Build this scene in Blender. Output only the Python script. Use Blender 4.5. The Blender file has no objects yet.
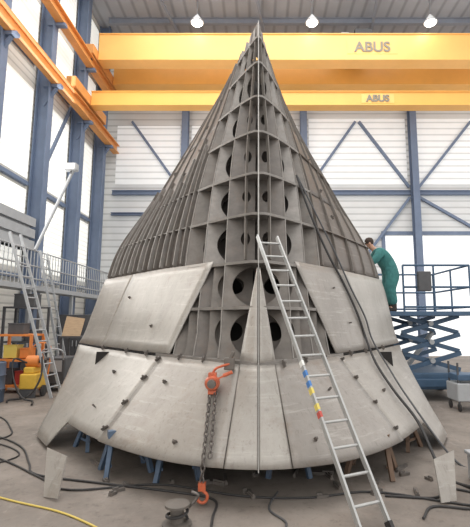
import bpy, bmesh, math, random
from mathutils import Vector, Matrix
random.seed(7)
sc=bpy.context.scene
COL=sc.collection
def L(c):
    return tuple(((v/255)/12.92 if v/255<=.04045 else ((v/255+.055)/1.055)**2.4) for v in c)
# ---------------------------------------------------------------- materials
def mat(name,rgb,rough=.6,metal=0.,var=.12,scale=4.,bump=.0,emit=0.,rust=0.,stretch=(1,1,1),stripe=0.,sdir='Z',streak=0.,dirt=0.):
    m=bpy.data.materials.new(name); m.use_nodes=True
    nt=m.node_tree; N=nt.nodes; K=nt.links
    b=N['Principled BSDF']; b.inputs['Roughness'].default_value=rough; b.inputs['Metallic'].default_value=metal
    c=L(rgb)
    tc=N.new('ShaderNodeTexCoord'); mp=N.new('ShaderNodeMapping'); mp.inputs['Scale'].default_value=stretch
    K.new(tc.outputs['Object'],mp.inputs['Vector'])
    nz=N.new('ShaderNodeTexNoise'); nz.inputs['Scale'].default_value=scale; nz.inputs['Detail'].default_value=7; nz.inputs['Roughness'].default_value=.65
    K.new(mp.outputs['Vector'],nz.inputs['Vector'])
    rp=N.new('ShaderNodeValToRGB'); rp.color_ramp.elements[0].position=.3; rp.color_ramp.elements[1].position=.7
    rp.color_ramp.elements[0].color=(*[max(0,v*(1-var)) for v in c],1); rp.color_ramp.elements[1].color=(*[min(1,v*(1+var)) for v in c],1)
    K.new(nz.outputs['Fac'],rp.inputs['Fac'])
    out=rp.outputs['Color']
    def overlay(sc_,st,p0,p1,amt,col):
        mp2=N.new('ShaderNodeMapping'); mp2.inputs['Scale'].default_value=st; mp2.inputs['Rotation'].default_value=(0,.25,.1)
        K.new(tc.outputs['Object'],mp2.inputs['Vector'])
        n2=N.new('ShaderNodeTexNoise'); n2.inputs['Scale'].default_value=sc_; n2.inputs['Detail'].default_value=9; n2.inputs['Roughness'].default_value=.75
        K.new(mp2.outputs['Vector'],n2.inputs['Vector'])
        r2=N.new('ShaderNodeValToRGB'); r2.color_ramp.elements[0].position=p0; r2.color_ramp.elements[1].position=p1
        r2.color_ramp.elements[1].color=(amt,amt,amt,1); r2.color_ramp.elements[0].color=(0,0,0,1)
        K.new(n2.outputs['Fac'],r2.inputs['Fac'])
        mx=N.new('ShaderNodeMix'); mx.data_type='RGBA'
        K.new(r2.outputs['Color'],mx.inputs[0]); K.new(out,mx.inputs[6]); mx.inputs[7].default_value=(*L(col),1)
        return mx.outputs[2]
    if rust>0: out=overlay(scale*.6+1,stretch,.52,.72,rust,(116,92,74))
    if streak>0:
        out=overlay(1.1,(1.2,1.2,.35),.42,.72,streak,(122,115,108))
        out=overlay(5,(.25,.25,3.5),.54,.72,streak*.8,(212,208,202))
        out=overlay(7,(2.5,2.5,.2),.55,.72,streak*1.1,(100,92,85))
        out=overlay(3,(1,1,1),.56,.74,streak*.9,(120,98,80))
        out=overlay(22,(1,1,.6),.6,.7,streak,(88,80,74))
    if dirt>0:
        out=overlay(.7,(1,1,1),.45,.65,dirt,(84,76,70))
        out=overlay(9,(1,1,1),.55,.68,dirt,(74,66,60))
        out=overlay(5,(1,.4,1),.6,.7,dirt*.7,(178,170,162))
    h=nz.outputs['Fac']
    if stripe>0:
        w=N.new('ShaderNodeTexWave'); w.wave_type='BANDS'; w.bands_direction=sdir; w.inputs['Scale'].default_value=stripe
        K.new(tc.outputs['Object'],w.inputs['Vector'])
        r3=N.new('ShaderNodeValToRGB'); r3.color_ramp.elements[0].position=.0; r3.color_ramp.elements[1].position=.25
        r3.color_ramp.elements[0].color=(.7,.7,.7,1); r3.color_ramp.elements[1].color=(1,1,1,1)
        K.new(w.outputs['Fac'],r3.inputs['Fac'])
        mx=N.new('ShaderNodeMix'); mx.data_type='RGBA'; mx.blend_type='MULTIPLY'; mx.inputs[0].default_value=1
        K.new(out,mx.inputs[6]); K.new(r3.outputs['Color'],mx.inputs[7]); out=mx.outputs[2]; h=w.outputs['Fac']
        if bump==0: bump=.3
    K.new(out,b.inputs['Base Color'])
    if bump>0:
        bp=N.new('ShaderNodeBump'); bp.inputs['Strength'].default_value=bump; bp.inputs['Distance'].default_value=.02
        K.new(h,bp.inputs['Height']); K.new(bp.outputs['Normal'],b.inputs['Normal'])
    if emit>0:
        K.new(out,b.inputs['Emission Color']); b.inputs['Emission Strength'].default_value=emit
    return m
M={}
M['plate']=mat('grey mill steel',(160,154,147),.42,.25,.07,2.2,.0,rust=.18,streak=.5)
M['plate2']=mat('pale grey mill steel',(170,165,158),.4,.25,.06,1.5,.0,rust=.12,stretch=(1,1,.3),streak=.46)
M['plate3']=mat('darker grey mill steel',(150,144,138),.44,.25,.08,3,.0,rust=.18,streak=.52)
M['frame']=mat('primed frame steel',(106,100,94),.55,.15,.22,5,.05,rust=.35)
M['frame2']=mat('grey frame steel',(130,125,120),.55,.15,.2,5,.05,rust=.3)
M['web']=mat('grey brown web steel',(100,94,89),.6,.1,.22,5,.05,rust=.3)  # slightly darker tone than the primed frame steel
M['inner']=mat('shade toned frame steel',(66,61,58),.7,.1,.25,4,.05,rust=.3)  # shade between the inner frames is put into this dark colour
M['side']=mat('brown grey shell steel',(100,92,86),.5,.2,.14,3,.03,rust=.3,stretch=(1,1,.3),streak=.25)
M['edge']=mat('cut steel edge',(150,147,142),.45,.3,.1,8)
M['dark']=mat('shade toned hull steel',(38,35,34),.85,0,.3,3)  # near-black: shade inside the hull is put into the colour
M['blue']=mat('blue grey painted steel',(108,122,146),.6,0,.1,2)
M['truss']=mat('pale grey roof steel',(146,152,164),.6,0,.08,2)
M['yellow']=mat('crane yellow paint',(238,178,92),.45,0,.05,1)
M['yellow2']=mat('crane pale yellow paint',(246,192,112),.45,0,.05,1)
M['orange']=mat('orange crane paint',(218,150,84),.5,0,.08,2)
M['clad']=mat('pale wall cladding',(218,220,221),.6,0,.04,1,stripe=.9)
M['cladL']=mat('pale wall cladding side',(228,225,217),.6,0,.05,1,stripe=1.2)
M['glaz']=mat('daylight translucent glazing',(240,239,232),.4,0,.05,1,emit=.55,stripe=1.5)
M['glazb']=mat('pale translucent wall panel',(230,232,233),.4,0,.05,1,emit=.22,stripe=.9)
M['ceil']=mat('grey roof sheeting',(172,176,184),.7,0,.06,1,stripe=.5,sdir='X')
M['floor']=mat('worn concrete floor',(132,123,115),.7,0,.2,1.4,.1,rust=.2,dirt=.5)
M['apron']=mat('glare whitened concrete',(244,243,240),.8,0,.03,1)  # outdoor daylight glare is put into this near-white colour
M['alu']=mat('aluminium',(178,178,176),.4,.4,.1,12)
M['hoist']=mat('orange red enamel',(192,98,66),.4,.1,.28,20)
M['chain']=mat('zinc chain steel',(108,102,98),.4,.6,.15,30)
M['black']=mat('black rubber',(50,48,48),.6,0,.2,10)
M['grey']=mat('dark grey metal',(84,84,86),.6,.2,.15,5)
M['lgrey']=mat('light grey painted metal',(168,170,172),.5,.1,.08,5)
M['lift']=mat('lift blue paint',(64,90,116),.5,0,.15,4)
M['orangeS']=mat('orange rack paint',(220,132,64),.5,0,.1,4)
M['yelM']=mat('yellow machine paint',(226,182,70),.5,0,.1,4)
M['yel']=mat('yellow hose',(206,182,92),.5,0,.1,6)
M['teal']=mat('teal work fabric',(60,118,116),.85,0,.25,9,.2)
M['skin']=mat('skin',(196,152,128),.6,0,.05,8)
M['hair']=mat('dark brown hair',(58,44,36),.8,0,.2,30)
M['boot']=mat('boot leather',(48,42,38),.7,0,.15,9)
M['wood']=mat('plywood',(176,150,120),.7,0,.15,6,stretch=(1,1,6))
M['rustw']=mat('rusty painted steel',(112,90,74),.7,0,.2,6,rust=.4)
M['red']=mat('red paint',(170,56,50),.5,0,.1,4)
M['bluebar']=mat('dull blue barrel paint',(78,90,108),.45,0,.12,4)
M['sblue']=mat('blue sticker',(70,122,184),.4,0,.03,4)
M['sred']=mat('red sticker',(190,80,70),.4,0,.03,4)
M['syel']=mat('yellow sticker',(218,198,100),.4,0,.03,4)
M['white']=mat('white paint',(226,225,220),.6,0,.05,4)
M['lamp']=mat('lamp glass lit',(255,253,245),.4,0,.0,4,emit=9)
M['trestle']=mat('trestle blue paint',(82,100,122),.6,0,.2,5,rust=.4)
M['letter']=mat('grey lettering',(132,126,112),.5,0,.05,4)
# ---------------------------------------------------------------- mesh builder
ORG={}
class MB:
    def __init__(s): s.v=[]; s.f=[]
    def add(s,vs,fs):
        o=len(s.v); s.v+= [Vector(v) for v in vs]; s.f+=[tuple(i+o for i in f) for f in fs]; return s
    def box(s,lo,hi):
        x0,y0,z0=lo; x1,y1,z1=hi
        return s.add([(x0,y0,z0),(x1,y0,z0),(x1,y1,z0),(x0,y1,z0),(x0,y0,z1),(x1,y0,z1),(x1,y1,z1),(x0,y1,z1)],
          [(0,3,2,1),(4,5,6,7),(0,1,5,4),(1,2,6,5),(2,3,7,6),(3,0,4,7)])
    def beam(s,a,b,w,h,up=(0,0,1)):
        a=Vector(a);b=Vector(b);d=(b-a).normalized();u=Vector(up)
        if abs(d.dot(u))>.98: u=Vector((0,1,0))
        r=d.cross(u).normalized();u=r.cross(d)
        vs=[]
        for p in (a,b):
            for i,j in ((-1,-1),(1,-1),(1,1),(-1,1)): vs.append(p+r*(w/2*i)+u*(h/2*j))
        return s.add(vs,[(0,1,2,3),(4,7,6,5),(0,4,5,1),(1,5,6,2),(2,6,7,3),(3,7,4,0)])
    def ibeam(s,a,b,w,h,up=(0,0,1),t=.03):
        a=Vector(a);b=Vector(b);d=(b-a).normalized();u=Vector(up)
        if abs(d.dot(u))>.98: u=Vector((0,1,0))
        r=d.cross(u).normalized();u=r.cross(d)
        s.beam(a+u*(h/2-t/2),b+u*(h/2-t/2),w,t,u); s.beam(a-u*(h/2-t/2),b-u*(h/2-t/2),w,t,u); s.beam(a,b,t,h-2*t,u); return s
    def cyl(s,a,b,r,n=16,r2=None):
        a=Vector(a);b=Vector(b);d=(b-a).normalized();u=Vector((0,0,1))
        if abs(d.dot(u))>.95:u=Vector((0,1,0))
        x=d.cross(u).normalized();y=x.cross(d); r2=r if r2 is None else r2
        vs=[a+x*r*math.cos(2*math.pi*i/n)+y*r*math.sin(2*math.pi*i/n) for i in range(n)]+[b+x*r2*math.cos(2*math.pi*i/n)+y*r2*math.sin(2*math.pi*i/n) for i in range(n)]
        fs=[(i,(i+1)%n,n+(i+1)%n,n+i) for i in range(n)]+[tuple(range(n))[::-1],tuple(range(n,2*n))]
        return s.add(vs,fs)
    def tube(s,pts,r,n=8,sub=6,closed=False):
        P=[Vector(p) for p in pts]
        if sub>1:
            Q=[];m=len(P)
            rng=range(m if closed else m-1)
            for i in rng:
                p1=P[i];p2=P[(i+1)%m]
                p0=P[(i-1)%m] if (closed or i>0) else p1*2-p2
                p3=P[(i+2)%m] if (closed or i+2<m) else p2*2-p1
                for k in range(sub):
                    t=k/sub
                    Q.append(.5*((2*p1)+(p2-p0)*t+(2*p0-5*p1+4*p2-p3)*t*t+(3*p1-p0-3*p2+p3)*t**3))
            if not closed: Q.append(P[-1])
            P=Q
        m=len(P);vs=[];prev=None
        for i in range(m):
            if closed: d=(P[(i+1)%m]-P[(i-1)%m])
            else: d=P[min(i+1,m-1)]-P[max(i-1,0)]
            d.normalize()
            if prev is None:
                u=Vector((0,0,1)) if abs(d.z)<.9 else Vector((1,0,0))
                x=d.cross(u).normalized()
            else: x=(prev-d*prev.dot(d)).normalized()
            prev=x;y=d.cross(x)
            for k in range(n):
                a=2*math.pi*k/n; vs.append(P[i]+x*r*math.cos(a)+y*r*math.sin(a))
        fs=[]
        for i in range(m if closed else m-1):
            j=(i+1)%m
            for k in range(n): fs.append((i*n+k,i*n+(k+1)%n,j*n+(k+1)%n,j*n+k))
        if not closed: fs+=[tuple(range(n))[::-1],tuple(range((m-1)*n,m*n))]
        return s.add(vs,fs)
    def lathe(s,c,prof,n=24,axis='Z'):
        c=Vector(c);vs=[];m=len(prof)
        for (r,h) in prof:
            for k in range(n):
                a=2*math.pi*k/n; p=(r*math.cos(a),r*math.sin(a),h)
                if axis=='X': p=(h,p[0],p[1])
                if axis=='Y': p=(p[0],h,p[1])
                vs.append(c+Vector(p))
        fs=[(i*n+k,i*n+(k+1)%n,(i+1)*n+(k+1)%n,(i+1)*n+k) for i in range(m-1) for k in range(n)]
        fs+=[tuple(range(n))[::-1],tuple(range((m-1)*n,m*n))]
        return s.add(vs,fs)
    def obj(s,name,material,parent=None,label=None,cat=None,solid=0,smooth=False,bevel=0,group=None,kind=None,soff=-1):
        me=bpy.data.meshes.new(name)
        if parent is not None: o=ORG[parent.name]
        else:
            xs=[v.x for v in s.v];ys_=[v.y for v in s.v];zs=[v.z for v in s.v]
            o=Vector(((min(xs)+max(xs))/2,(min(ys_)+max(ys_))/2,min(zs)))
        me.from_pydata([tuple(v-o) for v in s.v],[],s.f); me.update()
        bm=bmesh.new();bm.from_mesh(me);bmesh.ops.recalc_face_normals(bm,faces=bm.faces);bm.to_mesh(me);bm.free()
        ob=bpy.data.objects.new(name,me);COL.objects.link(ob);me.materials.append(M[material] if isinstance(material,str) else material)
        if parent is not None: ob.parent=parent
        else: ob.location=o
        ORG[ob.name]=o
        if solid:
            md=ob.modifiers.new('Solidify','SOLIDIFY');md.thickness=solid;md.offset=soff
        if bevel:
            md=ob.modifiers.new('Bevel','BEVEL');md.width=bevel;md.segments=2;md.limit_method='ANGLE'
        if smooth:
            for p in me.polygons:p.use_smooth=True
            bm=bmesh.new();bm.from_mesh(me)
            for e in bm.edges:
                if len(e.link_faces)==2 and e.calc_face_angle(0)>.7: e.smooth=False
            bm.to_mesh(me);bm.free()
        if label: ob['label']=label
        if cat: ob['category']=cat
        if group: ob['group']=group
        if kind: ob['kind']=kind
        return ob
def thing(name,loc,label,cat,group=None):
    e=bpy.data.objects.new(name,None);e.empty_display_size=.2;e.location=loc;COL.objects.link(e);ORG[e.name]=Vector(loc)
    e['label']=label;e['category']=cat
    if group:e['group']=group
    return e
def dup(root,loc,rz=0,label=None):
    c=root.copy();COL.objects.link(c);c.location=loc;c.rotation_euler=(0,0,rz);ORG[c.name]=Vector(loc)
    if label:c['label']=label
    def rec(src,dst):
        for k in list(src.children):
            q=k.copy();COL.objects.link(q);q.parent=dst;ORG[q.name]=Vector(loc);rec(k,q)
    rec(root,c)
    return c
# ---------------------------------------------------------------- camera
PITCH=math.radians(7.7);H=1.8
cam=bpy.data.cameras.new('camera');cam.sensor_fit='HORIZONTAL';cam.sensor_width=36;cam.lens=420/470*36
cam.shift_x=-.05
co=bpy.data.objects.new('camera',cam);COL.objects.link(co);co.location=(0,0,H);co.rotation_euler=(math.pi/2+PITCH,0,0);sc.camera=co
# ---------------------------------------------------------------- setting
XL=-8.3;YB=21.5;ZC=17.0;XR=14
MB().box((XL-.3,-3,-.2),(XR,YB+.3,0)).obj('floor','floor',kind='structure')
MB().box((-2,YB+.3,-.2),(30,45,0)).obj('floor_outdoor','apron',kind='structure')
MB().box((XL-.3,-1,ZC),(XR,YB+.3,ZC+.2)).obj('ceiling','ceil',kind='structure')
MB().box((XL-.3,-1,0),(XL,YB+.3,ZC)).obj('wall_left','cladL',kind='structure')
DX0,DX1,DZ=6.6,12.4,6.2
MB().box((XL,YB,0),(DX0,YB+.3,ZC)).box((DX1,YB,0),(XR,YB+.3,ZC)).box((DX0,YB,DZ),(DX1,YB+.3,ZC)).obj('wall_back','clad',kind='structure')
MB().box((DX0-.2,YB-.03,0),(DX0,YB,DZ+.2)).box((DX1,YB-.03,0),(DX1+.2,YB,DZ+.2)).box((DX0,YB-.03,DZ),(DX1,YB,DZ+.2)).obj('trim_1','blue',kind='structure')
bays=[(8.9,11.7),(11.95,14.6),(14.85,17.5),(17.75,20.1),(20.35,21.4)]
wn=1
for (a,b) in bays:
    for (z0,z1) in ((3.6,6.4),(6.8,10.2),(11.6,13.6),(14.2,16.6)):
        MB().box((XL,a+.25,z0),(XL+.04,b-.15,z1)).obj('window_%d'%wn,'glaz',kind='structure');wn+=1
for (x0,x1,z0,z1) in ((-7.6,-4.2,8.9,12.2),(-3.6,2.1,8.9,12.2),(2.7,7.9,8.9,12.6),(8.5,13,8.9,12.6)):
    MB().box((x0,YB-.03,z0),(x1,YB,z1)).obj('window_%d'%wn,'glazb',kind='structure');wn+=1
for i,y in enumerate((9.0,11.8,14.7,17.6,20.2)):
    MB().ibeam((XL+.32,y,0),(XL+.32,y,ZC-.01),.34,.5,up=(1,0,0),t=.04).beam((XL+.75,y,10.4),(XL+.3,y,9.7),.1,.1).box((XL+.3,y-.1,10.42),(XL+.95,y+.1,10.53)).box((XL+.3,y-.1,12.92),(XL+.95,y+.1,13.03)).obj('steel_column','blue',label='blue-grey steel wall column with crane rail bracket',cat='column',group='steel columns along the side wall')
for x in (-3.9,2.4,8.2,13.0):
    MB().ibeam((x,YB-.24,0),(x,YB-.24,ZC-.01),.34,.4,up=(0,1,0),t=.04).obj('steel_column','blue',label='blue-grey steel column on the end wall',cat='column',group='steel columns on the end wall')
for a,b in (((5.4,12.4),(7.95,8.75)),((5.2,12.4),(2.65,8.75)),((8.45,8.75),(11.4,12.4)),((7.95,8.2),(5.4,4.9)),((8.45,8.2),(11.2,6.55)),((-4.2,8.75),(-6.8,12.4))):
    MB().beam((a[0],YB-.1,a[1]),(b[0],YB-.1,b[1]),.13,.13).obj('diagonal_brace','blue',label='blue-grey diagonal wall brace',cat='brace',group='diagonal braces on the end wall')
for z in (8.45,7.3):
    for x0,x1 in ((XL+.6,-4.1),(-3.7,2.2),(2.6,8.0),(8.4,12.8)):
        if z<8 and x0>2: continue
        MB().ibeam((x0,YB-.1,z),(x1,YB-.1,z),.2,.24 if z>8 else .14).obj('wall_girt','blue',label='horizontal blue-grey steel girt on the end wall',cat='beam',group='horizontal girts on the end wall')
for z in (6.6,3.3,11.2):
    for a,b in bays[:4]:
        MB().beam((XL+.07,a+.25,z),(XL+.07,b-.2,z),.14,.14).obj('wall_girt','blue',label='horizontal blue-grey steel girt on the side wall',cat='beam',group='horizontal girts on the side wall')
MB().beam((XL+.1,15.0,6.8),(XL+.1,17.3,11.0),.1,.1).obj('diagonal_brace','blue',label='blue-grey diagonal brace on the side wall',cat='brace')
for y in (11.5,15.5,19.5):
    MB().ibeam((XL+.7,y,ZC-.16),(XR-.1,y,ZC-.16),.2,.3).obj('roof_beam','truss',label='pale grey steel roof beam under the sheeting',cat='beam',group='roof beams')
for x in (-5.5,-1.0,4.6,9.8):
    MB().beam((x,12,ZC-.36),(x+1.4,20.8,ZC-.36),.12,.1).obj('roof_brace','truss',label='slender grey diagonal roof brace',cat='brace',group='roof braces')
lz=15.0
lp=[(-2.75,17.2),(2.4,17.2),(7.7,17.2),(-3,11),(2.5,11),(7.7,11)]
L0=thing('ceiling_lamp',(lp[0][0],lp[0][1],lz),'round high-bay lamp hanging lit under the roof','lamp','high-bay lamps')
c=(lp[0][0],lp[0][1],lz)
MB().cyl((c[0],c[1],lz+.4),(c[0],c[1],ZC),.02,8).obj('cord','grey',L0)
MB().lathe(c,[(.28,.0),(.3,.02),(.18,.2),(.1,.32),(.02,.42)],20).obj('lamp_shade','lgrey',L0,smooth=True)
MB().lathe(c,[(.05,-.1),(.2,-.06),(.25,-.001)],20).obj('lamp_glass','lamp',L0,smooth=True)
for p in lp[1:]: dup(L0,(p[0],p[1],lz))
for z in (10.72,13.22):
    r=thing('crane_runway',(-7.55,15,z),'orange-yellow crane runway beam with rail along the side wall','crane rail','crane runway beams')
    MB().ibeam((-7.55,-.5,z+.05),(-7.55,21.3,z+.05),.32,.46,t=.05).obj('runway_beam','orange',r)
    MB().beam((-7.55,-.5,z+.31),(-7.55,21.3,z+.31),.07,.06).obj('rail','grey',r)
def crane(y,zb,h,w,y2=None,h2=None,txt=.6,tx=5.3,mt='yellow2',plate='yellow2'):
    e=thing('overhead_crane',(2,y,zb),'yellow overhead travelling crane spanning the hall with maker lettering','crane')
    def gird(y,zb,h,mt):
        m=MB().box((-7.3,y-w/2,zb),(13.6,y+w/2,zb+h))
        m.box((-7.3,y-w/2-.06,zb-.03),(13.6,y+w/2+.06,zb)).box((-7.3,y-w/2-.06,zb+h),(13.6,y+w/2+.06,zb+h+.03))
        return m.obj('girder',mt,e)
    gird(y,zb,h,mt)
    if y2: 
        gird(y2,zb+.0,h2,'yellow'); ya,yb=y,y2
    else: ya,yb=y-.9,y+.9
    MB().box((-7.72,ya-.8,zb),(-7.32,yb+.8,zb+.45)).obj('end_truck','orange',e,bevel=.03)
    for yy in (ya-.5,yb+.5): MB().cyl((-7.62,yy,zb+.02),(-7.48,yy,zb+.02),.16,16).obj('wheel','grey',e)
    cu=bpy.data.curves.new('t','FONT');cu.body='ABUS';cu.size=txt;cu.extrude=.01;cu.offset=.016;cu.align_x='CENTER'
    to=bpy.data.objects.new('tmp',cu);COL.objects.link(to)
    bpy.context.view_layer.update()
    me=bpy.data.meshes.new_from_object(to.evaluated_get(bpy.context.evaluated_depsgraph_get()))
    bpy.data.objects.remove(to)
    T=Matrix.Translation(Vector((tx,y-w/2-.035,zb+h/2-txt*.34))-ORG[e.name])@Matrix.Rotation(math.pi/2,4,'X')
    me.transform(T);lo=bpy.data.objects.new('lettering',me);me.materials.clear();me.materials.append(M['letter']);COL.objects.link(lo);lo.parent=e
    MB().box((tx-txt*1.7,y-w/2-.015,zb+h/2-txt*.5),(tx+txt*1.7,y-w/2,zb+h/2+txt*.5)).obj('name_plate',plate,e)
    return e
c1=crane(18.0,13.55,1.25,.6,20.0,1.05,.68,5.2)
c2=crane(17.4,11.09,.6,.4,None,None,.42,5.2,'yellow','yellow2')
MB().box((4.3,17.9,14.9),(5.6,20.1,15.0)).box((4.6,18.3,15.0),(5.4,19.5,15.55)).cyl((4.6,18.8,15.35),(5.6,18.8,15.35),.25,16).obj('hoist_trolley','grey',c1)
MB().box((3.9,18.2,14.9),(4.29,18.9,15.3)).obj('motor_housing','lgrey',c1,bevel=.03)
# ---------------------------------------------------------------- hull surface
ZS=[0,.35,.8,1.3,1.95,2.6,3.4,4.7,6.5,8.2]
YS=[4.2,4.34,4.6,4.9,5.31,5.72,6.18,6.9,7.7,8.3]
KS=[2.0,1.85,1.45,1.09,1.08,1.09,1.08,.96,.62,.28]
PS=[.5,.5,.64,.8,.82,.84,.82,.75,.8,.9]
def itp(z,T):
    z=max(ZS[0],min(ZS[-1],z));i=0
    while i<len(ZS)-2 and z>ZS[i+1]:i+=1
    h=ZS[i+1]-ZS[i];t=(z-ZS[i])/h
    def sl(j):
        if j<=0:return (T[1]-T[0])/(ZS[1]-ZS[0])
        if j>=len(ZS)-1:return (T[-1]-T[-2])/(ZS[-1]-ZS[-2])
        return (T[j+1]-T[j-1])/(ZS[j+1]-ZS[j-1])
    a,b=sl(i)*h,sl(i+1)*h
    return T[i]*(2*t**3-3*t*t+1)+a*(t**3-2*t*t+t)+T[i+1]*(-2*t**3+3*t*t)+b*(t**3-t*t)
SH=.10
def ys(z):return itp(z,YS)
def bf(u,z):return itp(z,KS)*max(u,0)**itp(z,PS)
def uf(b,z):return (max(b,0)/itp(z,KS))**(1/itp(z,PS))
def dend(z):
    if z<1.3: return 6.7+2.3*z/1.3
    return 9.0+max(0,z-2.6)*.45
def bend(z):return bf(dend(z)-ys(z),z)
def S(side,b,z,off=0):
    def q(b,z):
        u=uf(b,z);return Vector((side*b-SH*u,ys(z)+u,z))
    p=q(b,z)
    if off:
        e=.01
        bb=max(b,.02)
        n=(q(bb+e,z)-q(bb-e,z)).cross(q(bb,z+e)-q(bb,z-e)).normalized()
        if n.dot(Vector((side*.5,-1,0)))<0:n=-n
        p=p+n*off
    return p
hull=thing('ship_bow_section',(0,6.5,0),'unfinished steel ship bow section with exposed frames and pale shell plates','ship section')
def patch(side,zlo,zhi,b0,b1,name,m,nz=10,nb=14,th=.022,off=.0,label=None,wav=0.):
    mb=MB();vs=[];fs=[];ph=random.uniform(0,6)
    for i in range(nz+1):
        for j in range(nb+1):
            f=j/nb
            zl=zlo(f) if callable(zlo) else zlo
            z=zl+(zhi-zl)*i/nz
            b=b0(z)+(b1(z)-b0(z))*f
            vs.append(S(side,b,z,off+wav*math.sin(ph+5*b)*math.sin(ph+3*z)))
    for i in range(nz):
        for j in range(nb):
            a=i*(nb+1)+j;fs.append((a,a+1,a+nb+2,a+nb+1))
    mb.add(vs,fs)
    return mb.obj(name,m,hull,solid=th,smooth=True,label=label,soff=0)
def lin(z0,b0,z1,b1):return lambda z:b0+(b1-b0)*(z-z0)/(z1-z0)
s1=lin(.35,.34,1.29,.2); s2=lin(.35,1.85,1.29,1.25)
def addskirt(side,mats):
    zt=1.288;g=.004
    patch(side,.35,zt,lambda z:.008,lambda z:s1(z)-g,'shell_plate',mats[0])
    patch(side,.35,zt,lambda z:s1(z)+g,lambda z:s2(z)-g,'shell_plate',mats[1],nb=18,off=.006,wav=.007)
    patch(side,lambda f:.36 if f<.5 else .36-.31*min(1,(f-.5)*7),zt,lambda z:s2(z)+g,lambda z:bend(z),'shell_plate',mats[2],nb=26,off=.0,wav=.007)
addskirt(-1,('plate2','plate','plate2'))
addskirt(1,('plate2','plate3','plate'))
for side in (-1,1):
    patch(side,1.31,2.5,lambda z:.008,lin(1.31,.2,2.5,.012),'stem_plate','plate2',nb=4,off=.01)
eL=lin(1.32,1.12,2.64,.62)
patch(-1,1.325,2.66,eL,lambda z:eL(z)+.66*(bend(z)-eL(z))-.004,'shell_plate','plate2',nb=14,off=.02,wav=.006)
patch(-1,1.325,2.66,lambda z:eL(z)+.66*(bend(z)-eL(z))+.004,bend,'shell_plate','plate',nb=14,off=.012)
eR=lin(1.32,1.2,2.64,.58)
patch(1,1.325,2.66,eR,lambda z:eR(z)+.45*(bend(z)-eR(z))-.004,'shell_plate','plate3',nb=14,off=.02,wav=.006)
patch(1,1.325,2.66,lambda z:eR(z)+.45*(bend(z)-eR(z))+.004,bend,'shell_plate','plate2',nb=14,off=.012)
UF=1.02
for side in (-1,1):
    cuts=[2.68,4.2,5.9,8.2]
    for i in range(3):
        for k in range(2):
            patch(side,cuts[i]+.008,cuts[i+1],
                  (lambda k:lambda z:bf(UF,z)+(bend(z)-bf(UF,z))*.5*k+.005*k)(k),(lambda k:lambda z:bf(UF,z)+(bend(z)-bf(UF,z))*.5*(k+1)-.005*(1-k))(k),
                  'side_shell','side',nz=12,nb=9,off=-.03+.014*((i+k)%2))
def rib(side,u,z0,z1,o0,o1,m,n=26,th=.018):
    vs=[];fs=[]
    for i in range(n+1):
        z=z0+(z1-z0)*i/n
        b=bf(min(u,dend(z)-ys(z)),z)
        vs+= [S(side,b,z,o0),S(side,b,z,o1)]
    for i in range(n):fs.append((2*i,2*i+1,2*i+3,2*i+2))
    MB().add(vs,fs).obj('frame_rib',m,hull,solid=th,soff=0)
u=1.05;k=0
while u<3.2:
    rib(-1,u,2.69,4.4+.25*((k*7)%3)+(.8 if u<1.5 else 0),-.03,.06,'frame2' if k%2 else 'frame')
    k+=1;u+=.15
for u in (1.06,1.5,2.0,2.5,3.0): rib(1,u,2.69,8.15,-.03,.03,'frame')
for u in (1.06,1.45,1.9,2.4,2.9): rib(-1,u,4.5,8.15,-.03,.025,'frame')
LV=[1.3,1.95,2.6,3.4,4.2,5.15,6.05,7.0,7.75]
for side in (-1,1):
    for z in ((3.4,4.2) if side<0 else (3.4,5.15)):
        vs=[];fs=[];n=14
        for i in range(n+1):
            b=bf(UF,z)+(bend(z)-bf(UF,z))*i/n
            vs+=[S(side,b,z,-.03),S(side,b,z,.035)]
        for i in range(n):fs.append((2*i,2*i+1,2*i+3,2*i+2))
        MB().add(vs,fs).obj('side_stringer','side',hull,solid=.02,soff=0)
for z in LV:
    um=1.08 if z>1.4 else 1.3
    front=[];n=14
    for s in (-1,1):
        front.append([S(s,bf(um,z)*i/n,z,.02 if i else 0) for i in range(n+1)])
    o=front[0][::-1]+front[1][1:]
    inn=[p.lerp(Vector((-SH*um,ys(z)+um+.15,z)),.55) for p in o]
    vs=o+inn;m=len(o)
    fs=[(i,i+1,m+i+1,m+i) for i in range(m-1)]
    MB().add(vs,fs).obj('breasthook','frame2',hull,solid=.04,soff=0)
def holed(q,rx,ry,n=32,cx=0,cy=0):
    vs=[];fs=[]
    def bl(a,b):
        a=(a+1)/2;b=(b+1)/2
        return q[0]*(1-a)*(1-b)+q[1]*a*(1-b)+q[2]*a*b+q[3]*(1-a)*b
    for k in range(n):
        t=2*math.pi*k/n;c,s=math.cos(t),math.sin(t);mx=max(abs(c),abs(s))
        vs.append(bl(c/mx,s/mx));vs.append(bl(cx+rx*c,cy+ry*s))
    for k in range(n):
        j=(k+1)%n;fs.append((2*k,2*j,2*j+1,2*k+1))
    return vs,fs
UU=[.34,.66,.98]
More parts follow.
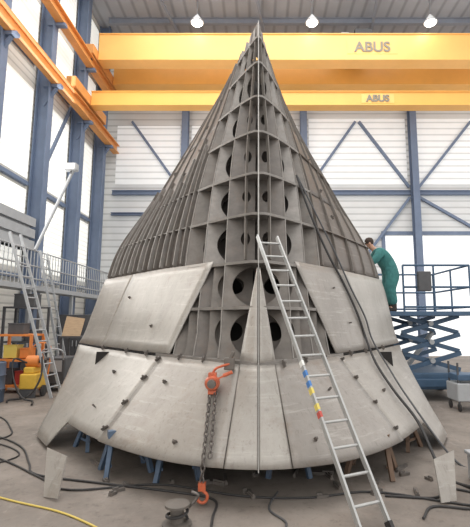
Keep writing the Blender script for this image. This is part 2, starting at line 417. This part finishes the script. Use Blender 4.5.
for li in range(len(LV)-1):
    z0,z1=LV[li]+.018,LV[li+1]-.018
    for s in (-1,1):
        for i,u in enumerate(UU):
            def pt(b,z):return Vector((s*b-SH*u,ys(z)+u,z))
            hol=(i==0 and 2<=li<=5) or (i==1 and li<2)
            if hol:
                q=[pt(.02,z0),pt(bf(u,z0),z0),pt(bf(u,z1),z1),pt(.02,z1)]
                vs,fs=holed(q,.34,.3 if i==0 else .42,cx=-.32,cy=.08)
                mt='web'
            else:
                vs=[];fs=[];n=16
                for a in range(n+1):
                    f=a/n;z=z0+(z1-z0)*f;bo=bf(u,z)
                    c_=math.sin(math.pi*f)**.6
                    bi=bo*(.35+.42*c_) if i else bo*(.05+.7*c_)
                    vs+=[pt(bi,z),pt(bo,z)]
                for a in range(n):fs.append((2*a,2*a+1,2*a+3,2*a+2))
                mt='frame' if i!=1 else 'frame2'
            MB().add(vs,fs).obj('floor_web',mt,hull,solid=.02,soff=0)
for s in (-1,1):
    for u in (.34,.66,.98):
        rib(s,u,1.33,8.18,-.06,.018,'frame2',24)
    rib(s,.12,2.65,8.2,-.05,.01,'frame',24)
for li in range(len(LV)-1):
    z0,z1=LV[li],LV[li+1]
    if li>=1:
        for s in (-1,1):
            u=.85
            q=[Vector((s*bb-SH*u,ys(z)+u,z)) for bb,z in ((.02,z0),(bf(.6,z0),z0),(bf(.6,z1),z1),(.02,z1))]
            vs,fs=holed(q,.6,.5)
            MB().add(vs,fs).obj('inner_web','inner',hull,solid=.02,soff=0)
    u=1.25
    vs=[Vector((s*(bf(u,z)-.06)-SH*u,ys(z)+u,z)) for s,z in ((-1,z0),(1,z0),(1,z1),(-1,z1))]
    MB().add(vs,[(0,1,2,3)]).obj('shade_bulkhead','dark' if li<2 else 'inner',hull,solid=.02)  # backing sheet added so the space behind the frames reads dark
for s in (-1,1):
    u=.5
    vs=[S(s,0,7.77),S(s,bf(u,7.77),7.77),S(s,bf(u,8.24),8.19),S(s,0,8.2)]
    MB().add(vs,[(0,1,2,3)]).obj('stem_plate','frame2',hull,solid=.015)
for s in (-1,1):
    for u in (.5,.82,1.0):
        for z0,z1 in ((1.32,1.93),(1.97,2.58)):
            vs=[];fs=[];n=12
            for a in range(n+1):
                f=a/n;z=z0+(z1-z0)*f;bo=bf(u,z)
                c_=math.sin(math.pi*f)**.7
                vs+=[Vector((s*bo*(.5+.38*c_)-SH*u,ys(z)+u+.02,z)),Vector((s*bo-SH*u,ys(z)+u+.02,z))]
            for a in range(n):fs.append((2*a,2*a+1,2*a+3,2*a+2))
            MB().add(vs,fs).obj('bracket','frame',hull,solid=.018,soff=0)
vs=[];fs=[];n=16
for i in range(n+1):
    a=-1+2*i/n
    b=abs(a)*2.6;s=-1 if a<0 else 1
    p=S(s,b,.9);p.y+=.9
    vs+=[Vector((p.x*.92,p.y,.34)),Vector((p.x*.8,p.y,1.26))]
for i in range(n):fs.append((2*i,2*i+2,2*i+3,2*i+1))
MB().add(vs,fs).obj('shade_bulkhead','dark',hull,solid=.02)  # dark sheet added behind the skirt for the shade under the hull
MB().add([(-2.9,7.4,.02),(2.4,7.4,.02),(2.3,7.4,1.26),(-2.8,7.4,1.26)],[(0,1,2,3)]).obj('shade_bulkhead','dark',hull,solid=.02)  # added dark sheet closing the rear, makes the shadow under the hull
m=12
o=[S(-1,bend(1.3)*i/m,1.3) for i in range(m,-1,-1)]+[S(1,bend(1.3)*i/m,1.3) for i in range(1,m+1)]
cvs=[Vector((p.x*.97,p.y+.05,1.27)) for p in o]
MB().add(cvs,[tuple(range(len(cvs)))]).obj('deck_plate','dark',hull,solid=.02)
n=40;vs=[];fs=[]
for i in range(n+1):
    z=.33+(8.21-.33)*i/n
    y=ys(z);w=.005 if z<2.5 else .01
    for dx,dy in ((-w,-.02),(w,-.02),(w,.3),(-w,.3)):vs.append((dx,y+dy,z))
for i in range(n):
    for k in range(4):fs.append((4*i+k,4*i+(k+1)%4,4*i+4+(k+1)%4,4*i+4+k))
fs+=[(3,2,1,0),(4*n,4*n+1,4*n+2,4*n+3)]
MB().add(vs,fs).obj('stem_bar','edge',hull)
def clip(side,b,z,ang=0,sz=1.):
    p=S(side,b,z,.03);q=S(side,b,z,.09)
    n=(q-p).normalized();t=Vector((math.cos(ang)*.05*sz,0,math.sin(ang)*.05*sz))
    t=t-n*t.dot(n)
    MB().beam(p-t,p+t,.014,.04,up=n).beam(p,p+n*.04,.022,.022).obj('alignment_clip','web',hull)
for z,b in ((1.28,.3),(1.3,.62),(1.3,.95),(1.3,1.5),(1.3,1.9),(1.3,2.5)):
    clip(-1,b,z,1.57);clip(1,b,z,1.57)
for f in (.12,.4,.7,.95):
    z=.35+.94*f
    clip(-1,s2(z),z,.3);clip(1,s2(z),z,.3)
for side,b,z in ((-1,.85,.5),(-1,1.1,1.0),(-1,2.0,1.0),(-1,2.1,.6),(1,.9,.95),(1,.6,.55),(1,1.9,.8),(-1,1.5,1.7),(-1,2.1,2.2),(1,1.6,1.75),(1,1.3,2.3)):
    clip(side,b,z,random.uniform(0,3),.5)
for side,b,z in ((-1,1.4,4.9),(-1,1.1,5.4),(-1,1.7,5.2),(-1,1.0,6.2),(-1,.7,6.8),(1,1.4,4.4),(1,1.2,5.2),(1,1.6,3.8)):
    clip(side,b,z,random.uniform(0,3),.9)
def cable(name,pts,r,m,label,cat='cable',group=None,sub=6):
    return MB().tube(pts,r,8,sub).obj(name,m,label=label,cat=cat,smooth=True,group=group)
cable('power_cable',[S(1,.72,4.4,.05),S(1,.95,3.6,.06),S(1,1.25,2.9,.06),S(1,1.55,2.4,.06),S(1,1.8,1.9,.06),S(1,1.95,1.5,.06),S(1,2.0,1.1,.06),S(1,2.1,.75,.06),S(1,2.25,.4,.07),Vector((2.15,5.15,.03)),Vector((2.3,4.7,.03)),Vector((2.1,4.3,.03))],.02,'black','black power cable draped down over the pale hull plates')
cable('air_hose',[S(1,.74,4.35,.06),S(1,1.05,3.7,.07),S(1,1.45,2.9,.07),S(1,1.72,2.35,.06),S(1,2.02,1.85,.06),S(1,2.15,1.45,.06),S(1,2.3,1.0,.06),S(1,2.35,.6,.07),Vector((2.5,5.6,.03)),Vector((2.75,5.3,.03))],.015,'grey','grey air hose draped down over the hull')
for sx,x,y in ((-1,-2.2,4.6),(1,1.98,4.5)):
    a=Vector((x,y,.0))
    vs=[a,a+Vector((.2*sx*-1,-.12,.03)),a+Vector((.16*-sx+.0,.12,.36)),a+Vector((.1*sx,.22,.42))]
    MB().add(vs,[(0,1,2,3)]).obj('loose_plate','plate',solid=.015,label='loose cut steel plate leaning under the hull edge',cat='steel plate',group='loose steel plates')
def trestle(x,y,w=.5,h=.34,rz=0,mt='trestle',lab='blue steel trestle carrying the hull edge'):
    e=thing('trestle',(x,y,0),lab,'trestle','trestles under the hull')
    R=Matrix.Rotation(rz,3,'Z')
    def P(a,b,c):
        v=R@Vector((a,b,0));return Vector((x+v.x,y+v.y,c))
    MB().beam(P(-w/2,0,h),P(w/2,0,h),.1,.08).obj('top_beam',mt,e)
    for a in (-1,1):
        for b in (-1,1):
            MB().beam(P(a*w*.4,b*.03,h-.04),P(a*w*.4+a*.08,b*.2,0),.05,.05).obj('leg',mt,e)
        MB().beam(P(a*w*.45,-.13,.12),P(a*w*.45,.13,.12),.03,.03).obj('cross_bar',mt,e)
    return e
trestle(-1.6,5.35,.45,.45,.5);trestle(-.95,5.2,.4,.42,.2);trestle(1.35,5.3,.45,.42,-.4,'rustw','rusty brown trestle carrying the hull edge');trestle(.35,5.3,.4,.45,0);trestle(-2.3,6.4,.5,.45,.8);trestle(2.0,6.4,.5,.45,-.8,'rustw','rusty brown trestle carrying the hull edge')
# ---------------------------------------------------------------- lever hoist with chain
hz=1.08
hp=S(-1,.44,hz,.12)
ho=thing('chain_hoist',tuple(hp),'orange-red lever chain hoist clamped to the hull seam with hanging chain','chain hoist')
cp=S(-1,.28,1.24,.08)
MB().box((cp.x-.06,cp.y-.05,cp.z-.05),(cp.x+.06,cp.y+.03,cp.z+.09)).beam((cp.x,cp.y-.02,cp.z+.05),(cp.x+.05,cp.y-.03,cp.z+.16),.05,.04).obj('plate_clamp','frame',ho,bevel=.012)
MB().lathe((hp.x,hp.y-.09,hz+.02),[(.03,-.05),(.07,-.045),(.085,-.01),(.085,.05),(.07,.09),(.05,.11)],24,'Y').box((hp.x-.045,hp.y-.1,hz-.1),(hp.x+.045,hp.y-.0,hz+.13)).obj('hoist_body','hoist',ho,smooth=True)
MB().lathe((hp.x,hp.y-.16,hz+.02),[(.015,-.03),(.045,-.025),(.05,.02)],20,'Y').obj('hand_wheel','frame',ho,smooth=True)
MB().beam((hp.x,hp.y-.13,hz+.04),(hp.x+.16,hp.y-.15,hz+.12),.035,.02).cyl((hp.x+.13,hp.y-.15,hz+.11),(hp.x+.23,hp.y-.16,hz+.15),.02,12).obj('lever','hoist',ho)
MB().tube([(hp.x+.0,hp.y-.04,hz+.12),(hp.x+.03,hp.y-.04,hz+.17),(hp.x+.1,hp.y-.03,hz+.2),(cp.x+.0,cp.y-.04,cp.z+.02)],.014,8).obj('top_hook','hoist',ho,smooth=True)
def chainlinks(path,step=.056,r=.0085,lw=.021,ll=.036):
    mb=MB()
    pts=[Vector(p) for p in path];seg=[];tot=0
    for i in range(len(pts)-1):seg.append((tot,(pts[i+1]-pts[i]).length,pts[i],pts[i+1]));tot+=seg[-1][1]
    k=0;s=0
    while s<tot:
        for (t0,l,a,b) in seg:
            if t0<=s<=t0+l:break
        p=a.lerp(b,(s-t0)/l);d=(b-a).normalized()
        x=d.cross(Vector((0,1,0)))
        if x.length<.1:x=d.cross(Vector((1,0,0)))
        x.normalize();y=d.cross(x)
        w=(x*.92+y*.4) if k%2 else (y*.92-x*.4)
        ring=[p+d*ll*math.sin(a_)+w*lw*math.cos(a_) for a_ in [2*math.pi*q/10 for q in range(10)]]
        mb.tube(ring,r,6,1,closed=True)
        s+=step;k+=1
    return mb
path=[(hp.x-.03,hp.y-.06,hz-.08)]
for z in (.95,.8,.65,.5,.38):
    p=S(-1,.49+.05*(1.08-z),z,.06);path.append(tuple(p))
lx,ly=path[-1][0],path[-1][1]-.02
path.append((lx-.01,ly,.2))
chainlinks(path).obj('load_chain','chain',ho,smooth=True)
path2=[(hp.x+.04,hp.y-.06,hz-.08)]+[tuple(S(-1,.42+.06*(1.08-z),z,.07)) for z in (.95,.8,.65,.5,.4)]
chainlinks(path2).obj('load_chain','chain',ho,smooth=True)
MB().box((lx-.04,ly-.03,.15),(lx+.03,ly+.03,.22)).tube([(lx,ly,.15),(lx+.045,ly,.11),(lx+.04,ly,.06),(lx-.0,ly,.035),(lx-.045,ly,.06),(lx-.04,ly,.09)],.015,8).obj('bottom_hook','hoist',ho,smooth=True)
# ---------------------------------------------------------------- ladder
lb=Vector((1.0,3.82,0.02));lt=Vector((.12,5.72,2.95))
d=(lt-lb).normalized();rt=Vector((1,.42,0));rt=(rt-d*rt.dot(d)).normalized();up=rt.cross(d)
la=thing('ladder',tuple(lb),'long aluminium ladder leaning against the ship stem','ladder')
W=.3
for s in (-1,1):
    MB().beam(lb+rt*s*W/2,lt+rt*s*W/2,.024,.06,up=up).obj('side_rail','alu',la,bevel=.004)
    MB().beam(lb+rt*s*W/2-d*.02,lb+rt*s*W/2+d*.06,.034,.08,up=up).obj('rubber_foot','black',la)
Ln=(lt-lb).length;k=.22
while k<Ln-.05:
    p=lb+d*k
    MB().cyl(p-rt*W/2,p+rt*W/2,.014,10).obj('rung','alu',la,smooth=True);k+=.25
for k,m in ((1.30,'syel'),(1.38,'sblue'),(1.5,'sblue'),(1.62,'white'),(1.05,'sred'),(1.13,'syel')):
    p=lb+d*k-rt*(W/2)
    MB().beam(p-d*.03,p+d*.03,.0265,.063,up=up).obj('sticker',m,la)
# ---------------------------------------------------------------- scissor lift
lf=thing('scissor_lift',(3.9,10.4,0),'blue scissor lift with guard rails raised beside the hull','scissor lift')
x0,x1,y0,y1=3.2,4.85,9.75,11.6
MB().box((x0+.1,y0,.25),(x1-.1,y1,.62)).box((x0+.25,y0-.06,.3),(x1-.25,y0,.5)).obj('chassis','lift',lf,bevel=.03)
for x in (x0+.02,x1-.2):
    for y in (y0+.3,y1-.3):
        w=MB().lathe((x,y,.24),[(.12,0),(.22,.01),(.24,.04),(.24,.14),(.22,.17),(.12,.18)],20,'X').obj('wheel','black',lf,smooth=True)
        MB().lathe((x-.01,y,.24),[(.03,-.01),(.1,0),(.1,.2),(.03,.205)],12,'X').obj('hub','lgrey',w)
zt=1.9;n=3;dz=(zt-.62)/n
for s,y in ((0,y0+.2),(1,y1-.3)):
    for i in range(n):
        za=.66+dz*i;zb=za+dz
        MB().beam((x0+.15,y,za),(x1-.15,y,zb-.04),.06,.1).obj('scissor_arm','lift',lf)
        MB().beam((x0+.15,y+.08,zb-.04),(x1-.15,y+.08,za),.06,.1).obj('scissor_arm','lift',lf)
        MB().cyl((( x0+x1)/2,y-.06,(za+zb)/2),((x0+x1)/2,y+.16,(za+zb)/2),.06,12).obj('pivot_pin','lgrey',lf)
MB().cyl((x0+.5,y0+.9,.7),(x1-.5,y0+.9,1.5),.06,12).obj('hydraulic_ram','lgrey',lf)
dx0=2.72
MB().box((dx0,9.5,zt),(x1,y1,zt+.1)).obj('platform','lift',lf,bevel=.01)
rr=MB()
for z in (zt+.2,zt+.65,zt+1.15):
    for a,b in (((x0+.1,9.55),(x1-.03,9.55)),((x1-.03,9.55),(x1-.03,y1-.03)),((x1-.03,y1-.03),(dx0+.03,y1-.03))):
        rr.cyl((a[0],a[1],z),(b[0],b[1],z),.025,8)
for x,y in ((x0+.1,9.55),(x0+.8,9.55),(x1-.03,9.55),(x1-.03,10.5),(x1-.03,y1-.03),(x0+.3,y1-.03),(dx0+.03,y1-.03)):
    rr.cyl((x,y,zt+.1),(x,y,zt+1.15),.025,8)
rr.obj('guard_rail','lift',lf,smooth=True)
MB().box((x0+.4,9.42,zt+.55),(x0+.7,9.53,zt+1.0)).obj('control_box','grey',lf,bevel=.02)
# ---------------------------------------------------------------- worker
def skinobj(name,V,E,R,m,parent,root=0,sub=2):
    me=bpy.data.meshes.new(name);o=ORG[parent.name]
    me.from_pydata([tuple(Vector(v)-o) for v in V],E,[]);ob=bpy.data.objects.new(name,me);COL.objects.link(ob);ob.parent=parent;ORG[ob.name]=o
    ob.modifiers.new('Skin','SKIN')
    for i,r in enumerate(R):
        r=r if isinstance(r,tuple) else (r,r)
        me.skin_vertices[0].data[i].radius=r
    me.skin_vertices[0].data[root].use_root=True
    s=ob.modifiers.new('Sub','SUBSURF');s.levels=sub;s.render_levels=sub
    me.materials.append(M[m]);
    return ob
pp=Vector((2.98,9.72,2.0))
pe=thing('person',tuple(pp),'person in teal coveralls leaning forward with both hands on the hull','person')
def W_(x,y,z):return (pp.x+x,pp.y+y,pp.z+z)
V=[];E=[];R=[]
def nv(p,r,par=None):
    V.append(W_(*p));R.append(r)
    if par is not None:E.append((par,len(V)-1))
    return len(V)-1
pel=nv((.12,0,.93),.13);bel=nv((.03,0,1.1),.13,pel);che=nv((-.12,0,1.28),.15,bel);nb=nv((-.24,0,1.42),.075,che);nk=nv((-.31,0,1.48),.055,nb);hd=nv((-.38,0,1.56),.085,nk);ht=nv((-.43,0,1.66),.075,hd)
for s in (-1,1):
    sh=nv((-.18,.19*s,1.36),.065,che);el=nv((-.33,.24*s,1.14),.045,sh);wr=nv((-.5,.15*s-.1,1.08),.03,el);pm=nv((-.57,.14*s-.1,1.08),.032,wr)
    for k in range(4):
        kn=nv((-.62,.14*s-.1+(k-1.5)*.022,1.08+.005*k),.010,pm);k2=nv((-.655,.14*s-.1+(k-1.5)*.026,1.06),.009,kn);nv((-.67,.14*s-.1+(k-1.5)*.026,1.03-.004*k),.008,k2)
    t1=nv((-.58,.14*s-.1-.045*s,1.06),.011,pm);nv((-.61,.14*s-.1-.06*s,1.045),.009,t1)
    hp_=nv((.12,.1*s,.86),.1,pel);kn=nv((.02,.13*s,.5),.07,hp_);an=nv((.1,.13*s,.1),.05,kn);nv((-.05,.14*s,.05),.04,an)
skinobj('body',V,E,R,'skin',pe)
V2,E2,R2=[],[],[]
def nv2(p,r,par=None):
    V2.append(W_(*p));R2.append(r)
    if par is not None:E2.append((par,len(V2)-1))
    return len(V2)-1
a=nv2((.12,0,.93),.21);b=nv2((.03,0,1.1),.2,a);c=nv2((-.12,0,1.28),.22,b);nv2((-.23,0,1.41),.12,c)
for s in (-1,1):
    sh=nv2((-.18,.2*s,1.35),.12,c);el=nv2((-.33,.24*s,1.14),.09,sh);nv2((-.48,.155*s-.1,1.085),.06,el)
    h=nv2((.12,.11*s,.84),.17,a);k=nv2((.02,.13*s,.5),.14,h);nv2((.1,.13*s,.13),.11,k)
skinobj('coveralls',V2,E2,R2,'teal',pe)
for s in (-1,1):
    MB().box((pp.x-.14,pp.y+.13*s-.05,pp.z),(pp.x+.16,pp.y+.13*s+.05,pp.z+.1)).box((pp.x+.03,pp.y+.13*s-.05,pp.z+.05),(pp.x+.16,pp.y+.13*s+.05,pp.z+.22)).obj('boot','boot',pe,bevel=.03)
hc=Vector(W_(-.4,0,1.6))
MB().lathe((hc.x+.02,hc.y,hc.z-.01),[(.095,-.02),(.108,.03),(.1,.08),(.07,.125),(.02,.14)],20).obj('hair','hair',pe,smooth=True)
MB().lathe((hc.x-.1,hc.y,hc.z-.03),[(.004,-.03),(.016,-.02),(.01,.02),(.003,.04)],8).obj('nose','skin',pe,smooth=True)
for s in (-1,1):
    MB().lathe((hc.x+.01,hc.y+.09*s,hc.z-.03),[(.01,-.035),(.025,-.015),(.025,.015),(.01,.035)],8).obj('ear','skin',pe,smooth=True)
    MB().lathe((hc.x-.085,hc.y+.035*s,hc.z),[(.004,-.01),(.011,-.004),(.011,.004),(.004,.01)],8).obj('eye','white',pe,smooth=True)
# ---------------------------------------------------------------- left side clutter
g=thing('gallery_walkway',(-7.6,15,0),'grey steel gallery walkway with barred railing on the side wall','walkway')
MB().box((-7.7,10,2.75),(-7.1,20,2.9)).obj('walkway_deck','lgrey',g)
for y in (10.2,13.2,16.2,19.2):
    MB().beam((-7.2,y,0),(-7.2,y,2.75),.1,.1).obj('post','lgrey',g)
m=MB()
for z in (3.1,3.5,4.0):m.cyl((-7.12,10,z),(-7.12,20,z),.025,8)
for i in range(51):
    m.cyl((-7.12,10+i*.2,2.9),(-7.12,10+i*.2,4.0),.016,6)
m.obj('railing','lgrey',g)
MB().box((-8.2,12.1,4.2),(-7.75,14.3,4.5)).box((-8.2,12.1,4.6),(-7.75,14.3,4.9)).box((-8.2,12.1,5.0),(-7.75,14.3,5.3)).box((-8.25,12.2,4.2),(-7.9,14.2,5.3)).obj('louvre_vent','lgrey',label='light grey louvred ventilation box on the side wall',cat='vent')
def rack(x,y,w,dp,h,m,lab):
    e=thing('storage_rack',(x,y,0),lab,'rack')
    for sx in (0,1):
        for sy in (0,1):
            MB().beam((x-w/2+w*sx,y-dp/2+dp*sy,0),(x-w/2+w*sx,y-dp/2+dp*sy,h),.06,.06).obj('upright',m,e)
    for z in (.15,.15+(h-.2)/2,h-.05):
        MB().box((x-w/2,y-dp/2,z),(x+w/2,y+dp/2,z+.05)).obj('shelf',m,e)
    return e
rack(-6.15,11,.9,.6,1.45,'orangeS','orange steel storage rack with boxes')
cn={'grey':'grey','red':'red','syel':'yellow','orangeS':'orange','lgrey':'pale grey','bluebar':'blue'}
for i,(x,z,w,h,m_) in enumerate(((-6.35,.2,.3,.35,'grey'),(-6.0,.2,.28,.3,'red'),(-6.3,.85,.34,.3,'syel'),(-5.93,.85,.25,.22,'orangeS'),(-6.2,1.45,.4,.25,'grey'))):
    MB().box((x-w/2,10.85,z),(x+w/2,11.15,z+h)).box((x-w/2-.01,10.84,z+h),(x+w/2+.01,11.16,z+h+.03)).obj('storage_bin',m_,label='%s lidded storage bin on the orange rack'%cn[m_],cat='bin',group='storage bins on the racks',bevel=.01)
rack(-6.9,12.6,1.0,.6,2.2,'grey','dark steel storage rack by the side wall')
for i,(x,z,w,h,m_) in enumerate(((-7.15,.2,.4,.5,'bluebar'),(-6.7,.2,.35,.4,'grey'),(-7.1,1.2,.4,.4,'lgrey'),(-6.65,1.2,.3,.3,'grey'),(-6.9,2.2,.6,.35,'grey'))):
    MB().box((x-w/2,12.4,z),(x+w/2,12.8,z+h)).box((x-w/2-.01,12.39,z+h),(x+w/2+.01,12.81,z+h+.03)).obj('storage_bin',m_,label='%s lidded storage bin on the dark rack'%cn[m_],cat='bin',group='storage bins on the racks',bevel=.01)
def barrel(x,y,m,lab):
    MB().lathe((x,y,0),[(.24,0),(.28,.01),(.28,.27),(.295,.29),(.28,.31),(.28,.57),(.295,.59),(.28,.61),(.28,.86),(.25,.88),(.25,.86)],28).obj('barrel',m,label=lab,cat='barrel',smooth=True,group='barrels')
barrel(-5.95,9.6,'bluebar','dull blue steel barrel standing on the workshop floor');barrel(-6.6,10.1,'grey','dark grey steel barrel by the rack')
e=thing('pump_unit',(-5.35,10.35,0),'yellow and orange wheeled pump unit with black hoses','machine')
MB().box((-5.6,10.1,.2),(-5.2,10.6,.55)).box((-5.55,10.15,.55),(-5.3,10.5,.7)).obj('housing','yelM',e,bevel=.03)
MB().cyl((-5.55,10.35,.82),(-5.25,10.35,.82),.14,18).obj('motor','orangeS',e,smooth=True)
MB().tube([(-5.6,10.6,.3),(-5.62,10.65,1.15),(-5.18,10.65,1.15),(-5.2,10.6,.3)],.018,8,3).obj('handle','orangeS',e)
for x in (-5.65,-5.2):
    MB().lathe((x,10.4,.13),[(.04,0),(.13,.01),(.13,.05),(.04,.06)],16,'X').obj('wheel','black',e)
MB().box((-5.58,10.12,0),(-5.22,10.16,.2)).obj('foot','grey',e)
MB().tube([(-5.25,10.3,.8),(-5.1,10.1,.95),(-5.0,9.9,.5),(-5.2,9.8,.1),(-5.6,9.75,.03),(-5.5,9.5,.03)],.022,8).obj('hose','black',e,smooth=True)
MB().tube([(-5.5,10.2,.8),(-5.7,10.0,.9),(-5.6,9.85,.5),(-5.3,9.7,.1),(-5.0,9.6,.03),(-4.8,9.2,.03)],.02,8).obj('hose','black',e,smooth=True)
e=thing('welding_machine',(-5.2,11.3,0),'dark grey wheeled welding machine with handle','welding machine')
MB().box((-5.5,11,.18),(-4.95,11.7,.85)).obj('housing','grey',e,bevel=.03)
MB().tube([(-5.45,11,.8),(-5.45,10.85,1.05),(-5,10.85,1.05),(-5,11,.8)],.02,8).obj('handle','lgrey',e)
MB().box((-5.42,10.98,.5),(-5.03,11.0,.78)).obj('control_panel','lgrey',e)
for x in (-5.55,-4.95):
    for y in (11.15,11.55):MB().lathe((x,y,.12),[(.05,0),(.12,.01),(.12,.05),(.05,.06)],16,'X').obj('wheel','black',e)
e=thing('tool_cabinet',(-7.0,15.2,0),'dark grey steel tool cabinet with double doors','cabinet')
MB().box((-7.05,14.95,0),(-5.8,15.6,2.0)).obj('cabinet_body','grey',e,bevel=.02)
for s in (0,1):
    dd=MB().box((-7.03+.62*s,14.92,.05),(-6.43+.62*s,14.95,1.95)).obj('door','grey',e)
    MB().cyl((-6.5+.14*s,14.9,.9),(-6.5+.14*s,14.9,1.1),.015,8).obj('handle','lgrey',dd)
MB().add([(-5.55,12.0,1.36),(-5.05,12.05,1.36),(-5.0,12.2,1.85),(-5.5,12.15,1.92)],[(0,1,2,3)]).obj('plywood_board','wood',solid=.03,label='plain plywood board on top of the steel stand',cat='board')
e=thing('steel_frame_stand',(-5.25,12.2,0),'grey steel frame stand carrying a plywood board','stand')
for x in (-5.55,-5.0):
    for y in (12.0,12.5):MB().beam((x,y,0),(x,y,1.35),.05,.05).obj('leg','grey',e)
MB().box((-5.6,11.95,1.3),(-4.95,12.55,1.35)).obj('top','grey',e)
MB().box((-5.6,11.95,.5),(-4.95,12.55,.54)).obj('shelf','grey',e)
def ladder2(b,t,rt,W,lab):
    b=Vector(b);t=Vector(t);e=thing('ladder',tuple(b),lab,'ladder');d=(t-b).normalized();rt=Vector(rt);rt=(rt-d*rt.dot(d)).normalized();u=rt.cross(d)
    for s in (-1,1):MB().beam(b+rt*s*W/2,t+rt*s*W/2,.03,.07,up=u).obj('side_rail','lgrey',e)
    k=.25
    while k<(t-b).length-.1:
        p=b+d*k;MB().cyl(p-rt*W/2,p+rt*W/2,.016,8).obj('rung','lgrey',e);k+=.28
ladder2((-4.75,10.2,0.02),(-6.2,10.5,4.0),(.2,1,0),.36,'grey aluminium ladder leaning toward the gallery')
ladder2((-5.9,13.2,0.02),(-7.0,13.5,4.0),(0,1,0),.42,'grey ladder standing against the gallery walkway')
cable('lamp_pole',[(-7.0,13.0,4.0),(-6.2,13.4,6.6),(-6.15,13.4,6.7)],.05,'lgrey','light grey pole with flood lamp rising from the gallery','pole',sub=1)
fl=thing('flood_lamp',(-6.15,13.4,6.65),'small white flood lamp on a pole','lamp')
MB().box((-6.4,13.25,6.7),(-6.0,13.5,6.95)).obj('lamp_housing','lgrey',fl,bevel=.03)
MB().box((-6.36,13.23,6.73),(-6.04,13.25,6.92)).obj('lamp_glass','white',fl)
MB().beam((-6.2,13.38,6.6),(-6.2,13.38,6.72),.06,.06).obj('bracket','grey',fl)
# right side items
e=thing('equipment_box',(2.75,4.85,0),'light grey metal equipment box on the floor','box')
MB().box((2.4,4.65,.0),(2.95,5.1,.28)).obj('box_body','lgrey',e,bevel=.02)
MB().box((2.38,4.63,.28),(2.97,5.12,.32)).obj('lid','lgrey',e,bevel=.01)
MB().tube([(2.5,4.64,.18),(2.5,4.59,.18),(2.7,4.59,.18),(2.7,4.64,.18)],.012,6,1).obj('handle','grey',e)
e=thing('tool_trolley',(4.3,8.9,0),'blue and white wheeled tool trolley','trolley')
MB().box((3.95,8.6,.2),(4.7,9.1,.55)).obj('tray','lgrey',e,bevel=.02)
MB().box((3.98,8.63,.6),(4.67,9.07,.72)).obj('tray','lift',e,bevel=.02)
for x in (4.0,4.65):
    for y in (8.65,9.05):
        MB().beam((x,y,.1),(x,y,.95),.03,.03).obj('post','grey',e);MB().lathe((x-.02,y,.08),[(.03,0),(.08,.01),(.08,.03),(.03,.04)],14,'X').obj('wheel','black',e)
e=thing('cable_reel',(-.7,3.95,0),'round grey steel cable reel lying on the floor','reel')
MB().lathe((-.72,3.98,.0),[(.06,0),(.13,.01),(.13,.03),(.06,.04),(.06,.16),(.11,.17),(.11,.19),(.05,.2)],24).obj('drum','frame',e,smooth=True)
MB().tube([(-.72+.09*math.cos(a),3.98+.09*math.sin(a),.06+.01*a) for a in [i*.6 for i in range(14)]],.014,6,3).obj('wound_cable','black',e)
MB().tube([(-.62,4.0,.15),(-.57,4.0,.2),(-.54,4.0,.25),(-.6,4.0,.28)],.013,8).obj('crank','chain',e)
C='cables and hoses on the floor'
def fc(name,pts,r,m,lab):cable(name,[(x,y,r+.002) for x,y in pts],r,m,lab,group=C)
fc('yellow_hose',[(-5,5.6),(-3.6,5.0),(-2.5,4.5),(-1.9,4.25),(-1.5,4.0),(-1.25,3.8)],.009,'yel','thin yellow hose lying across the concrete floor')
fc('power_cable',[(-5.5,7.4),(-4.2,6.9),(-3.4,6.3),(-2.9,5.6),(-2.6,5.2),(-1.8,4.95),(-.9,4.7),(-.45,4.5),(-.42,4.1),(-.4,3.6)],.012,'black','black power cable lying on the floor below the hull')
fc('power_cable',[(-6,8.6),(-4.9,8.2),(-4.2,7.4),(-3.9,6.8),(-4.4,6.3),(-5.2,6.2)],.012,'black','black power cable lying on the floor below the hull')
fc('power_cable',[(-5.2,6.5),(-3.6,5.9),(-2.5,5.1),(-2.0,4.75),(-1.1,4.9),(-.2,4.6),(.5,4.55),(1.2,4.7),(2.0,4.4),(2.6,4.2)],.011,'black','black power cable lying on the floor below the hull')
fc('power_cable',[(-6.2,7.2),(-4.8,6.2),(-4.4,5.6),(-3.6,5.4),(-3.2,5.9),(-3.9,6.5),(-5.0,6.9)],.01,'black','black power cable lying on the floor below the hull')
fc('air_hose',[(.2,4.7),(.1,4.3),(.25,4.0),(.1,3.7)],.01,'grey','grey air hose on the concrete floor')
fc('power_cable',[(1.3,4.6),(1.8,4.55),(2.0,4.8),(2.3,4.6),(2.1,4.3),(1.7,4.35),(1.5,4.1)],.012,'black','black power cable curled on the floor')
for i in range(26):
    x=random.uniform(-2.2,2.2);y=random.uniform(4.5,5.6)
    a=random.uniform(0,3);l=random.uniform(.08,.3)
    MB().beam((x,y,.015),(x+l*math.cos(a),y+l*math.sin(a),.015),.04,.03).beam((x,y,.04),(x+l*.5*math.cos(a),y+l*.5*math.sin(a),.04),.02,.02).obj('steel_offcut','web',label='small rusty steel offcut on the floor',cat='scrap',group='steel offcuts under the hull')
# ---------------------------------------------------------------- light
w=bpy.data.worlds.new('world');sc.world=w;w.use_nodes=True
bg=w.node_tree.nodes['Background'];bg.inputs[0].default_value=(1,.99,.97,1);bg.inputs[1].default_value=1.15
def area(loc,rot,sx,sy,p,col=(1,.98,.95)):
    l=bpy.data.lights.new('area_light','AREA');l.shape='RECTANGLE';l.size=sx;l.size_y=sy;l.energy=p;l.color=col
    o=bpy.data.objects.new('area_light',l);COL.objects.link(o);o.location=loc;o.rotation_euler=rot
area((1,10,16.3),(0,0,0),14,14,1700)
area((XL+.8,12,8),(0,-math.pi/2,0),8,8,500)
sc.view_settings.view_transform='Standard'
sc.view_settings.look='None'
sc.view_settings.exposure=0.35
